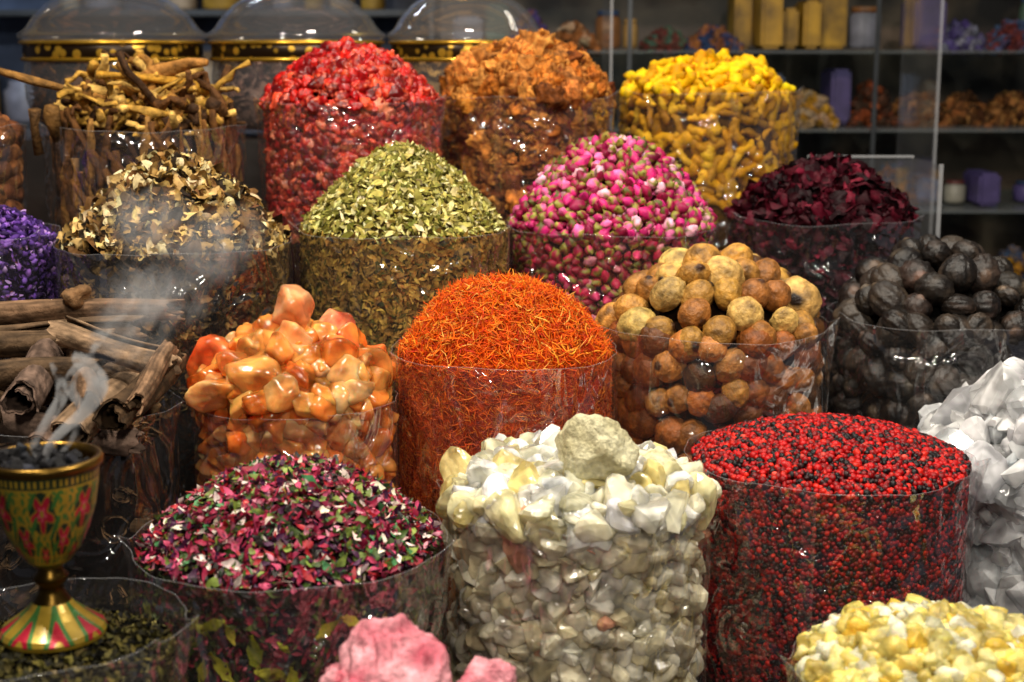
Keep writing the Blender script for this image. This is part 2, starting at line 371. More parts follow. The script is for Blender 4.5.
merged('larger_tea_leaves',[flake(s+80,.4,.12,9,5) for s in range(5)],P,axes_from(np.stack([np.cos(a),np.sin(a),0*a],1)+rng.normal(size=(n,3))*.05,None,rng),np.ones((n,3))*rng.uniform(.016,.036,(n,1)),pick([('#8a8828',3),('#a89c3c',2),('#4c5c20',2)],n),pick([('#b0a848',1)],n),M_dry,True,EF)
gum=[softrock(s,3,10,(1.15,.95,.85),.16,4.5,hi=.05) for s in range(8)]
heap('yellow_gum_bag','yellow_gum_tears',.379,1.25,-.543,.124,.036,2.2,.0175,.0110,gum,[('#f8de78',4),('#fcec9c',3.5),('#f0c850',1.6),('#fef8d4',2.4)],None,M_gum,'#c0a448',D=.1,seed=5,layers=2,svar=.4,embed=.4,lip=.004,corner=[180],sat=1.0,jit=.06)
rk=[softrock(s+40,5,13,(1.15,.95,.85),.10,5,hi=.085) for s in range(4)]
PR=[('#bc4c5c',3),('#c86472',3),('#983848',2)]
ER=heap('pink_salt_bag','pink_rock_salt',-.075,1.15,-.575,.098,.040,1.8,.052,.036,rk,PR,[('#d88c94',2),('#e4b4b4',1)],M_rock,'#4a141e',D=.08,seed=6,svar=.25,layers=1,lip=-.015)
heap('dark_herb_bag','dark_herb_leaves',-.388,1.19,-.503,.107,.014,2.5,.010,.0052,fl,[('#2c2a14',4),('#4a4420',4),('#6c6430',2),('#14120a',4),('#8a8050',1)],None,M_dry,'#0c0a06',D=.1,mode='flat',tilt=.7,seed=7,layers=2,lip=.030,corner=[0,330])
# ------------------------------------------------------------ second row
th=[thread(s,.032+.016*(s%3),5,.45) for s in range(10)]
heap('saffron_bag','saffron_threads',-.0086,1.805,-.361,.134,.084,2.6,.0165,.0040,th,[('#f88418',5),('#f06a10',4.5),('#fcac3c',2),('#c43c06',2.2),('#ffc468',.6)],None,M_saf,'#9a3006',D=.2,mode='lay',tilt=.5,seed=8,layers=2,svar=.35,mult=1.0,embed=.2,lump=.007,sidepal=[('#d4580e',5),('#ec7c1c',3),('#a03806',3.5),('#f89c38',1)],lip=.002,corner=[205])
rs=[softrock(s+70,4,13,(1.1,.95,.85),.07,4.5,hi=.012) for s in range(8)]
PA=[('#ff9840',4),('#ff8430',3.5),('#ffb058',3),('#f8703c',1.4),('#ffc880',1)]
EA=heap('amber_resin_bag','amber_resin_tears',-.250,1.685,-.380,.114,.056,2.3,.033,.0215,rs,PA,[('#ffc888',1),('#ffa858',2),('#ff8c3c',2)],M_res,'#e07c2c',D=.14,seed=9,svar=.30,layers=2,embed=.4,lip=-.012,sidepal=[('#f48c3c',4),('#e47028',3),('#f8a858',2)],sat=1.0,jit=.05)
lm=[lime(s,.036,8,.06) for s in range(8)]
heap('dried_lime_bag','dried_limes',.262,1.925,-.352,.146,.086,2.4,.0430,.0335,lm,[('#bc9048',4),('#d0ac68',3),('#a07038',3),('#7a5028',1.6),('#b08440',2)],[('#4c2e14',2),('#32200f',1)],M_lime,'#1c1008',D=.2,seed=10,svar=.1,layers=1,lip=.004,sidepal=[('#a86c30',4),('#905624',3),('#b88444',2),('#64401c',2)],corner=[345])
bl=[lime(s+20,.060,11,.07,.3) for s in range(8)]
heap('black_lime_bag','black_limes',.605,2.105,-.371,.148,.098,2.1,.047,.038,bl,[('#221d19',4),('#302a25',3),('#151210',3),('#423a33',1.2)],[('#6c5c4e',1)],M_blk,'#060504',D=.2,seed=12,svar=.12,lip=.004,corner=[200])
al=[softrock(s+330,3,9,(1.15,.95,.8),.0,5,dmin=.45) for s in range(8)]
heap('alum_crystal_bag','alum_crystals',.672,1.78,-.500,.148,.070,2.3,.046,.026,al+chips+chips,[('#fafcfe',5),('#ffffff',5),('#f0f5fb',2)],None,M_alum,'#f4f7fa',D=.2,seed=13,svar=.38,layers=3,embed=.4,lip=-.02,smooth=False,sat=1.0,jit=.02)
# ------------------------------------------------------------ third row
cr=[crumple(s,5,.55) for s in range(10)]
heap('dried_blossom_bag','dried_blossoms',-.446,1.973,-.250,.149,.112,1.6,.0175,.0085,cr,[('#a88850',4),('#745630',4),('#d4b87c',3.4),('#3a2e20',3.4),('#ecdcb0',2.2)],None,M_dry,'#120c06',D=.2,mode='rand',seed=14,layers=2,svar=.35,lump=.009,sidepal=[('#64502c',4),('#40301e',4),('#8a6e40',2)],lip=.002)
lf=[flake(s+30,w=.3+.06*(s%4),curl=.4) for s in range(10)]
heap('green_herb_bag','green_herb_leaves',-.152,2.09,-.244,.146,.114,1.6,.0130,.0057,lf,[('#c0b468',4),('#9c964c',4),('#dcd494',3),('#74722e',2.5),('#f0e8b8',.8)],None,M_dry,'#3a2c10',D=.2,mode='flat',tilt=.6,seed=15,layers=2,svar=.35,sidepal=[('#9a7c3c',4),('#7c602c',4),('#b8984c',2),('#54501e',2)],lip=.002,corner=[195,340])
bd=[bud(s) for s in range(6)]
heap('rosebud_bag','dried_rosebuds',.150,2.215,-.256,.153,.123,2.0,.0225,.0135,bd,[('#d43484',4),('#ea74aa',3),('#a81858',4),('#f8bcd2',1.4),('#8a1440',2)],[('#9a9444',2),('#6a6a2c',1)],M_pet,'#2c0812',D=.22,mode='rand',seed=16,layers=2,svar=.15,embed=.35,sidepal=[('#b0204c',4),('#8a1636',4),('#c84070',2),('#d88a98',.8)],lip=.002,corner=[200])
hb=[crumple(s+50,7,.6) for s in range(10)]
heap('hibiscus_bag','dried_hibiscus',.496,2.395,-.263,.148,.078,2.0,.027,.0130,hb,[('#400c1c',4),('#5c1228',4),('#280612',4),('#7c1c36',1.2)],None,M_hib,'#0a0204',D=.18,mode='rand',seed=17,layers=2,svar=.3,lump=.010,lip=.004,corner=[200,330])
heap('lavender_bag','lavender_flowers',-.712,2.0,-.251,.098,.045,2,.009,.0062,[sphere(1,(1.5,.8,.8),0,3,1)]+fl[:3],[('#5c3c88',4),('#8c64b8',3),('#3a2458',4),('#b898d0',1)],None,M_dry,'#140a20',D=.14,mode='rand',seed=18,layers=2,lip=.012,corner=[330])
# ------------------------------------------------------------ back row
wr=[wrinkled(s,(1.15,.9,.7),.3,3,7) for s in range(8)]
heap('dried_red_berry_bag','dried_red_berries',-.250,2.37,-.0855,.138,.081,2.0,.0225,.0125,wr,[('#a81216',4),('#cc281c',3.5),('#7c0a0e',3),('#e05a34',1.0)],[('#f08060',1),('#60080c',1)],M_berry,'#300608',D=.2,seed=19,layers=2,svar=.25,embed=.35,lump=.006,sidepal=[('#a41c1c',4),('#7c1010',3),('#c04830',2),('#d08060',1)],lip=.006,corner=[195,345])
gg=[wrinkled(s+30,(1.25,.9,.7),.42,4,6) for s in range(8)]
heap('dried_galangal_bag','dried_galangal_pieces',.023,2.53,-.0817,.143,.079,2.1,.039,.022,gg,[('#b06c24',4),('#c88844',4),('#844a1a',3),('#c07c34',3)],[('#3c1c08',1),('#d49c50',1)],M_root,'#201004',D=.2,seed=20,layers=2,svar=.3,embed=.35,lump=.011,sidepal=[('#9a6028',4),('#7a461c',3),('#b87c38',2)],lip=.006,corner=[200,340])
tu=[knobstick(s,.30+.06*(s%3),11,8,.25,.30,.2) for s in range(8)]
heap('turmeric_bag','turmeric_fingers',.346,2.70,-.079,.154,.050,2.8,.046,.0225,tu,[('#f0c40a',4),('#f8d41c',4),('#d49c08',2),('#e8b80c',2)],[('#b88408',1)],M_tur,'#4a3004',D=.18,mode='lay',tilt=.35,seed=21,layers=2,svar=.2,embed=.25,sidepal=[('#cc9c18',4),('#a87c14',3),('#e4b834',2)],lip=.006,corner=[205,350])
nt_=[lime(s+60,.01,6,.08) for s in range(4)]
heap('nutmeg_bag','nutmegs',-.822,2.19,-.120,.108,.046,2.1,.030,.023,nt_,[('#94623a',4),('#74482a',4),('#b07c4c',2)],[('#3a2414',1)],M_root,'#120a04',D=.16,seed=22,svar=.12,lip=.012)
# ------------------------------------------------------------ featured big lumps
def lumps(name,lst,variants,mat,parent,smooth=True,c2=None):
    P=np.array([[a[0],a[1],a[2]+ZC] for a in lst]); S=np.array([a[3] for a in lst])
    C=np.array([lin(a[4]) for a in lst]); R3=axes_from(rng.normal(size=(len(lst),3))*.4+np.array([0,0,1]),None,rng)
    merged(name,variants,P,R3,S,C,(C*.75 if c2 is None else C*0+lin(c2)),mat,smooth,parent,idx=np.arange(len(lst))%len(variants))
big=[softrock(s+90,5,16,(1,.95,.95),.07,5,hi=.045,dmin=.75) for s in range(4)]
M_crust=content_mat('frankincense_crust',rough=.7,bump=1.0,bscale=150,vary=.25,vscale=160,spec=.3,bdist=.005)
lumps('frankincense_lumps',[(.082,1.460,-.398,(.090,.080,.080),'#d4cfac'),(-.012,1.47,-.434,(.05,.045,.038),'#ece4c4'),(.15,1.50,-.430,(.05,.045,.045),'#e8e4c0')],big,M_crust,EW,c2='#b8b088')
lumps('amber_lumps',[(-.2485,1.69,-.292,(.054,.045,.060),'#fca060'),(-.206,1.70,-.314,(.050,.044,.044),'#f07c58'),(-.245,1.65,-.326,(.050,.04,.056),'#ffa050'),(-.268,1.60,-.382,(.060,.05,.052),'#ff8c3c'),(-.297,1.62,-.358,(.050,.04,.040),'#ffb468'),(-.205,1.63,-.352,(.044,.035,.042),'#ff9c48')],[softrock(s+120,4,16,(1,.95,.95),.05,6,hi=.01) for s in range(6)],M_res,EA,c2='#ffc48c')
lumps('pink_rock_lumps',[(-.090,1.125,-.487,(.098,.080,.088),'#bc5062'),(-.020,1.13,-.506,(.050,.05,.052),'#c86474'),(-.128,1.12,-.500,(.050,.05,.05),'#b04858'),(-.062,1.08,-.520,(.06,.05,.04),'#c05c6c')],rk,M_rock,ER,c2='#e09ca4')
# ------------------------------------------------------------ cinnamon bark
def quill(A,B,r,seed,turns=1.35,col='#6a4630'):
    rg=np.random.default_rng(seed); A=np.array(A,float);B=np.array(B,float);ax=B-A;L=np.linalg.norm(ax);ax/=L
    t=np.cross(ax,[0,0,1]); t/=np.linalg.norm(t); b=np.cross(t,ax)
    nL=26;nS=44;V=[];C=[]
    ph=rg.uniform(0,6.28); c0=lin(col)
    for side in (0,1):
        for i in range(nL):
            u=i/(nL-1)
            for j in range(nS):
                s=j/(nS-1); an=ph+s*turns*2*math.pi+.12*math.sin(u*7+seed); rr=r*(1-.42*s)*(1+.05*math.sin(u*5+seed)+.06*math.sin(an*3+seed)+.02*math.sin(an*11+u*9))
                rr=rr-(.0024 if side else 0)
                e=(.008*math.sin(an*1.7+seed)+.003*math.sin(an*7))*(1 if i==nL-1 else (-1 if i==0 else 0))
                V.append(A+ax*(L*u+e)+t*math.cos(an)*rr+b*math.sin(an)*rr+b*.006*math.sin(u*3.1+seed))
                st=.75+.35*math.sin(an*9+math.sin(u*6)*2+seed)*math.sin(an*4+u*3)
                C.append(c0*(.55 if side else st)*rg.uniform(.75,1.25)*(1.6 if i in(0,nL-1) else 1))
    F=list(grid_faces(nL,nS)); n=nL*nS; F+=list(grid_faces(nL,nS)[:,::-1]+n)
    def strip(ids):
        for p,q in zip(ids[:-1],ids[1:]): F.append([p,q,q+n]); F.append([p,q+n,p+n])
    strip(list(range(nS))); strip(list(range((nL-1)*nS,nL*nS))); strip([i*nS for i in range(nL)]); strip([i*nS+nS-1 for i in range(nL)])
    return np.array(V),np.array(F),np.array(C)
EC=empty('cinnamon_bark_bag')
Q=[((-.69,1.70,-.306),(-.392,1.72,-.296),.0150),((-.66,1.66,-.338),(-.455,1.66,-.318),.018),((-.50,1.62,-.310),(-.372,1.60,-.332),.018),
((-.408,1.49,-.372),(-.380,1.64,-.340),.021),((-.506,1.50,-.350),(-.53,1.70,-.335),.022),((-.388,1.50,-.352),(-.378,1.62,-.328),.012),
((-.60,1.54,-.340),(-.45,1.61,-.345),.016),((-.46,1.50,-.395),(-.42,1.70,-.36),.024),((-.55,1.50,-.390),(-.58,1.72,-.36),.020),((-.60,1.56,-.375),(-.40,1.54,-.405),.018),((-.44,1.52,-.362),(-.50,1.69,-.325),.016),
((-.60,1.68,-.318),(-.43,1.70,-.322),.017),((-.53,1.62,-.372),(-.39,1.66,-.352),.019),((-.66,1.60,-.36),(-.50,1.62,-.365),.020),((-.485,1.495,-.412),(-.50,1.66,-.40),.021),((-.60,1.495,-.362),(-.62,1.66,-.35),.019)]
NQ=len(Q)
for k in range(34):
    a=rng.uniform(0,3.14) if k%2 else rng.normal(1.4,.5); zz=rng.uniform(-.58,-.400); ln=rng.uniform(.14,.24)/2; cx=-.512+rng.uniform(-.05,.05);cy=1.638+rng.uniform(-.05,.05)
    dz=rng.uniform(-.03,.03)
    hx,hy=math.cos(a)*ln,math.sin(a)*ln
    Q.append(((cx-hx,cy-hy,zz-dz),(cx+hx,cy+hy,zz+dz),rng.uniform(.010,.019)))
VV,FF,CC=[],[],[];off=0
for i,(A,B,r) in enumerate(Q):
    A=(A[0],A[1],A[2]+ZC);B=(B[0],B[1],B[2]+ZC)
    if i>=NQ:
        c=np.array([-.512,1.638]); 
        A=np.array(A);B=np.array(B)
        for P in (A,B):
            d=P[:2]-c; q=np.linalg.norm(d)
            if q>.110: P[:2]=c+d*.110/q
    v,f,c=quill(A,B,r,i,rng.uniform(1.0,1.5),['#7c6048','#5e4a36','#8c7258','#4a3826','#6a564a'][i%5] if i<NQ else ['#5c462e','#4a3626','#6c5238'][i%3]); VV.append(v);FF.append(f+off);CC.append(c);off+=len(v)
tri_obj('cinnamon_quills',np.vstack(VV),np.vstack(FF),np.vstack(CC),M_bark,True,EC)
core(EC,-.512,1.638,-.44,.12,.05,2,.006,3,.03,CT,'#120a06')
plastic(EC,-.512,1.638,-.41,.130,.02,CT,777,corner=[320,350],flare=.008)
lumps('dried_root_piece',[(-.505,1.72,-.283,(.06,.04,.035),'#7c5c3c')],[wrinkled(5,(1.2,.9,.8),.3)],M_root,EC)
# ------------------------------------------------------------ licorice root sticks
ES=empty('licorice_root_bag'); X,Y,z,R=-.556,2.3,-.12,.144
def tube(pts,r0,r1,sides=7,seed=0,col='#9a6a30'):
    rg=np.random.default_rng(seed); pts=np.array(pts); n=len(pts);V=[];C=[];c0=lin(col)
    for i in range(n):
        d=pts[min(i+1,n-1)]-pts[max(i-1,0)]; d/=np.linalg.norm(d); t=np.cross(d,[.1,.2,1]);t/=np.linalg.norm(t);b=np.cross(d,t)
        rr=(r0+(r1-r0)*i/(n-1))*(1+.22*rg.normal())
        for j in range(sides):
            a=2*math.pi*j/sides; V.append(pts[i]+(t*math.cos(a)+b*math.sin(a))*rr*(1+.2*rg.normal())); C.append(c0*rg.uniform(.5,1.35))
    k=len(V); V.append(pts[0]);V.append(pts[-1]);C+= [c0*1.7,c0*1.7]
    F=list(grid_faces(n,sides,True))+[[k,(j+1)%sides,j] for j in range(sides)]+[[k+1,(n-1)*sides+j,(n-1)*sides+(j+1)%sides] for j in range(sides)]
    return np.array(V),np.array(F),np.array(C)
VV,FF,CC=[],[],[];off=0
def addtube(*a,**k):
    global off
    v,f,c=tube(*a,**k); VV.append(v);FF.append(f+off);CC.append(c);off+=len(v)
cols=['#8c6028','#b88c3c','#5c3a1a','#a47c30','#402812','#cca254']
for i in range(280):
    a=rng.uniform(0,6.28); ln=rng.uniform(.045,.10); q=R*.66*math.sqrt(rng.random()); aa=rng.uniform(0,6.28)
    cx,cy=q*math.cos(aa),q*math.sin(aa); zz=.066*(1-(q/R)**2)+rng.uniform(-.04,.014)
    d=np.array([math.cos(a),math.sin(a)*.8,rng.normal(0,.36)]); c=np.array([X+cx,Y+cy,z+zz+ZC]); side=rng.normal(size=3)*.014
    pts=[c+d*ln*(t-.5)*1.6+side*math.sin(t*3.1)+rng.normal(size=3)*.0034 for t in np.linspace(0,1,9)]
    addtube(pts,rng.uniform(.003,.0095),rng.uniform(.002,.006),seed=i,col=cols[i%6])
for i in range(90):
    a=rng.uniform(-2.3,2.3)-math.pi/2; q=R-.012; b0=np.array([X+q*math.cos(a),Y+q*math.sin(a),z+ZC-rng.uniform(.02,.12)])
    tn=np.array([-math.sin(a),math.cos(a),0])*rng.normal(0,.4)+np.array([0,0,1.]); ln=rng.uniform(.08,.15)
    pts=[]
    for t in np.linspace(-.5,.5,7):
        pp=b0+tn*ln*t; d=pp[:2]-np.array([X,Y]); L_=np.linalg.norm(d); pp[:2]=np.array([X,Y])+d*min(1,(R-.009)/L_); pts.append(pp)
    addtube(pts,rng.uniform(.005,.008),.005,seed=i+500,col=['#5c3a18','#7a5024','#3c2410','#8c6430'][i%4])
def Pz(x,y,zz): return np.array([x,y,zz+ZC])
addtube([Pz(-.60,2.26,-.055),Pz(-.655,2.24,-.058),Pz(-.70,2.22,-.045),Pz(-.74,2.2,-.030),Pz(-.762,2.19,-.016),Pz(-.765,2.19,-.004)],.0075,.005,seed=901,col='#8c6430')
addtube([Pz(-.762,2.19,-.012),Pz(-.768,2.19,.004),Pz(-.772,2.185,.012)],.0075,.0085,seed=905,col='#a07440')
addtube([Pz(-.45,2.26,-.06),Pz(-.50,2.24,-.045),Pz(-.56,2.22,-.038),Pz(-.60,2.2,-.036)],.008,.006,seed=902,col='#b8862c')
addtube([Pz(-.56,2.24,-.055),Pz(-.52,2.24,-.035),Pz(-.47,2.23,-.020),Pz(-.445,2.22,-.018)],.009,.006,seed=903,col='#a87438')
addtube([Pz(-.66,2.2,-.13),Pz(-.665,2.19,-.10),Pz(-.66,2.18,-.08)],.009,.009,seed=904,col='#6c4c24')
addtube([Pz(-.69,2.2,-.15),Pz(-.692,2.19,-.11),Pz(-.686,2.18,-.085)],.007,.010,seed=907,col='#5c4020')
tri_obj('licorice_roots',np.vstack(VV),np.vstack(FF),np.vstack(CC),M_root,True,ES)
n=40; q=R*.8*np.sqrt(rng.random(n)); aa=rng.uniform(0,6.28,n)
P=np.stack([X+q*np.cos(aa),Y+q*np.sin(aa),z+ZC+.060*(1-(q/R)**2)+rng.uniform(-.01,.004,n)],1)
merged('root_chunks',gg,P,axes_from(rng.normal(size=(n,3)),None,rng),np.ones((n,3))*rng.uniform(.015,.030,(n,1)),pick([('#b88c44',3),('#7c5426',3),('#d0a860',1)],n),pick([('#3c240c',1)],n),M_root,True,ES)
core(ES,X,Y,z,R,.05,2,.005,3,.022,CT,'#1c1006')
plastic(ES,X,Y,z,R,.006,CT,901,corner=[200])
# ------------------------------------------------------------ lathe
def lathe(name,prof,X,Y,Z0,mat,parent=None,S=64,smooth=True):
    V=[]
    for (r,zz) in prof:
        a=np.arange(S)*2*math.pi/S; V.append(np.stack([X+r*np.cos(a),Y+r*np.sin(a),0*a+Z0+zz],1))
    return tri_obj(name,np.vstack(V),grid_faces(len(prof),S,True),None,mat,smooth,parent)
# incense burner: painted enamel flowers on brass -----------------------------
M_enam=content_mat('enamelled_brass',rough=.33,bump=.15,bscale=200,vary=.2,vscale=60,metal=.35,coat=.3)
BRASS=simple('brass','#8c6c30',.32,1,bump=.2,bscale=60,col2='#4c3a18')
def enamel(name,prof,X,Y,Z0,parent,nrep,kind):
    S=480; prof=np.array(prof); zs=np.linspace(0,len(prof)-1,110); rr=np.interp(zs,range(len(prof)),prof[:,0]); zz=np.interp(zs,range(len(prof)),prof[:,1])
    a=np.arange(S)*2*math.pi/S
    V=np.stack([X+rr[:,None]*np.cos(a),Y+rr[:,None]*np.sin(a),Z0+zz[:,None]+0*a],2).reshape(-1,3)
    v=((zz-zz.min())/(zz.max()-zz.min()))[:,None]+0*a[None]; u=((a*nrep/(2*math.pi))%1-.5)[None]+0*v
    gold,red,grn,dk,pink=[lin(c) for c in ('#a08428','#a81830','#3c6c30','#1c3020','#d05068')]
    C=np.zeros(u.shape+(3,))+gold
    def put(m,c): C[m]=c
    if kind=='cup':
        bgm=(np.sin(u*40+np.sin(v*22)*2)*np.sin(v*34)>.2); put(bgm,grn)
        for cx,cy,sc in ((0,.66,1),(.5,.36,.8),(-.5,.36,.8),(0,.20,.5)):
            d=((u-cx)/(.30*sc))**2+((v-cy)/(.24*sc))**2; put(d<1,gold); put(d<.84,dk)
            an=np.arctan2((v-cy)/.24,(u-cx)/.30); rad=np.sqrt(d); pet=.62+.26*np.cos(an*5+1.57)
            put((rad<pet+.10)&(d<.84),gold); put((rad<pet)&(d<.84),red); put((rad<pet*.40),pink); put(rad<.14,gold)
        st=np.abs(u-.25-.06*np.sin(v*14))<.022; put(st&(v<.85),dk)
        for s in (-1,1):
            for vy in (.25,.5,.75):
                d=((u-s*.25-.05)*1.0/.10)**2+((v-vy-(u-s*.25)*.8)/.05)**2; put(d<1,grn)
        put(v>.90,dk); put((v>.915)&(v<.985)&(np.sin(u*50)>.1),gold); put((v>.885)&(v<.90),gold)
    else:
        put((np.cos(u*2*math.pi)>v*1.6-.9),grn); put((np.cos(u*2*math.pi)>v*1.8-.2),red); put((np.cos(u*2*math.pi)>v*1.8+.5),gold); put(v<.1,gold)
    return tri_obj(name,V,grid_faces(110,S,True),C.reshape(-1,3),M_enam,True,parent)
EB=empty('incense_burner'); bx,by,bz=-.388,1.2,-.4855+ZC
enamel('enamel_cup',[(.010,.060),(.018,.066),(.027,.078),(.034,.093),(.040,.112),(.0435,.132),(.045,.147)],bx,by,bz,EB,7,'cup')
lathe('cup_rim',[(.045,.147),(.048,.149),(.0485,.153),(.047,.156),(.043,.156),(.042,.150),(.040,.130),(.030,.122),(.0,.120)],bx,by,bz,BRASS,EB)
lathe('stem',[(.016,.030),(.011,.038),(.0095,.044),(.014,.048),(.015,.052),(.011,.056),(.010,.060)],bx,by,bz,BRASS,EB)
enamel('foot',[(.016,.030),(.020,.025),(.028,.018),(.036,.012),(.042,.008),(.044,.004),(.043,0)],bx,by,bz,EB,8,'foot')
ch=[crystal(s+200,12,(1,.9,.7)) for s in range(4)]
n=90; a=rng.uniform(0,6.28,n); q=.036*np.sqrt(rng.random(n))
P=np.stack([bx+q*np.cos(a),by+q*np.sin(a),bz+.146+rng.uniform(-.006,.010,n)],1)
M_coal=content_mat('charcoal',rough=.85,bump=.8,bscale=300)
merged('charcoal',ch,P,axes_from(rng.normal(size=(n,3)),None,rng),np.ones((n,3))*.014,pick([('#14141a',3),('#20222a',2),('#404450',.4)],n),pick([('#14141a',3)],n),M_coal,False,EB)
# smoke ----------------------------------------------
def smoke_mat(name,dens,sc=26,puff=False):
    m,nt,N,L=nmat(name); o=N.new('ShaderNodeOutputMaterial'); v=N.new('ShaderNodeVolumePrincipled')
    v.inputs['Color'].default_value=(.97,.98,1,1)
    tc=N.new('ShaderNodeTexCoord'); n=N.new('ShaderNodeTexNoise'); n.inputs['Scale'].default_value=sc; n.inputs['Detail'].default_value=4; n.inputs['Distortion'].default_value=1.2
    mp=N.new('ShaderNodeMapping'); mp.inputs['Scale'].default_value=(1,1,.5); L.new(tc.outputs['Object'],mp.inputs[0]); L.new(mp.outputs[0],n.inputs['Vector'])
    mr=N.new('ShaderNodeMapRange'); mr.inputs[1].default_value=.38 if not puff else .44; mr.inputs[2].default_value=.64; mr.inputs[3].default_value=0; mr.inputs[4].default_value=dens
    L.new(n.outputs['Fac'],mr.inputs[0]); out=mr.outputs[0]
    if puff:
        ln=N.new('ShaderNodeVectorMath'); ln.operation='LENGTH'; L.new(tc.outputs['Object'],ln.inputs[0])
        m2=N.new('ShaderNodeMapRange'); m2.interpolation_type='SMOOTHSTEP'; m2.inputs[1].default_value=.2; m2.inputs[2].default_value=1; m2.inputs[3].default_value=1; m2.inputs[4].default_value=0; L.new(ln.outputs['Value'],m2.inputs[0])
        mu=N.new('ShaderNodeMath'); mu.operation='MULTIPLY'; L.new(mr.outputs[0],mu.inputs[0]); L.new(m2.outputs[0],mu.inputs[1]); out=mu.outputs[0]
    L.new(out,v.inputs['Density']); L.new(v.outputs[0],o.inputs['Volume'])
    m.cycles.volume_step_rate=.3
    return m
def smoke(name,pts,rad,mat,parent):
    pts=np.array(pts,float); pts[:,2]+=ZC
    t=np.linspace(0,len(pts)-1,60); i=np.minimum(t.astype(int),len(pts)-2); f=(t-i)[:,None]
    i0=np.maximum(i-1,0);i3=np.minimum(i+2,len(pts)-1);p0,p1,p2,p3=pts[i0],pts[i],pts[i+1],pts[i3]
    c=.5*((2*p1)+(-p0+p2)*f+(2*p0-5*p1+4*p2-p3)*f**2+(-p0+3*p1-3*p2+p3)*f**3)
    r=np.interp(t,np.arange(len(rad)),rad); V=[];S=16
    for k in range(60):
        for j in range(S):
            a=2*math.pi*j/S; V.append(c[k]+np.array([math.cos(a)*r[k],math.sin(a)*r[k]*.6,math.sin(a)*r[k]*.3]))
    V=np.array(V+[c[0],c[-1]]); k=60*S
    F=list(grid_faces(60,S,True))+[[k,(j+1)%S,j] for j in range(S)]+[[k+1,59*S+j,59*S+(j+1)%S] for j in range(S)]
    return tri_obj(name,V,np.array(F),None,mat,True,parent)
SM=smoke_mat('incense_smoke_volume',380,45)
ESM=empty('incense_smoke')
smoke('smoke_wisp_1',[(-.385,1.2,-.333),(-.384,1.2,-.325),(-.372,1.2,-.310),(-.352,1.21,-.292),(-.345,1.22,-.272),(-.362,1.24,-.255),(-.350,1.26,-.238),(-.335,1.28,-.225)],[.002,.004,.006,.008,.010,.010,.009,.003],SM,ESM)
smoke('smoke_wisp_2',[(-.392,1.2,-.333),(-.398,1.21,-.322),(-.385,1.22,-.300),(-.378,1.23,-.282),(-.392,1.25,-.262)],[.002,.004,.006,.006,.002],SM,ESM)
smoke('smoke_wisp_3',[(-.378,1.2,-.333),(-.366,1.21,-.318),(-.360,1.22,-.296),(-.372,1.23,-.276),(-.360,1.25,-.256),(-.342,1.26,-.262)],[.002,.003,.004,.006,.005,.002],SM,ESM)
PUF=smoke_mat('drifting_smoke_volume',24,2.2,True)
def puff(name,loc,sc,rot):
    V,F=ICO[4]; ob=tri_obj(name,V,F,None,PUF,True,ESM); ob.location=(loc[0],loc[1],loc[2]+ZC); ob.scale=sc; ob.rotation_euler=rot
puff('smoke_puff_1',(-.335,1.30,-.235),(.045,.03,.060),(0,.5,0))
puff('smoke_puff_2',(-.345,1.45,-.235),(.060,.035,.040),(0,.3,0))
puff('smoke_puff_3',(-.33,1.66,-.215),(.075,.04,.050),(0,-.5,0))
puff('smoke_puff_4',(-.40,1.66,-.19),(.070,.04,.055),(0,.4,0))
# ------------------------------------------------------------ glass jars with gilt bands
def band_mat():
    m,nt,N,L=nmat('gilt_band'); o=N.new('ShaderNodeOutputMaterial'); b=N.new('ShaderNodeBsdfPrincipled')
    tc=N.new('ShaderNodeTexCoord'); v=N.new('ShaderNodeTexVoronoi'); v.inputs['Scale'].default_value=45; L.new(tc.outputs['Object'],v.inputs['Vector'])
    r=N.new('ShaderNodeValToRGB'); r.color_ramp.elements[0].position=.3; r.color_ramp.elements[1].position=.4
    r.color_ramp.elements[0].color=(*lin('#c89a30'),1); r.color_ramp.elements[1].color=(*lin('#2a1c0c'),1)
    L.new(v.outputs['Distance'],r.inputs[0]); L.new(r.outputs[0],b.inputs['Base Color']); b.inputs['Metallic'].default_value=.6; b.inputs['Roughness'].default_value=.3
    L.new(b.outputs[0],o.inputs[0]); return m
BAND=band_mat(); GOLD=simple('gilt_edge','#e0b040',.25,.8,col2='#b88820')
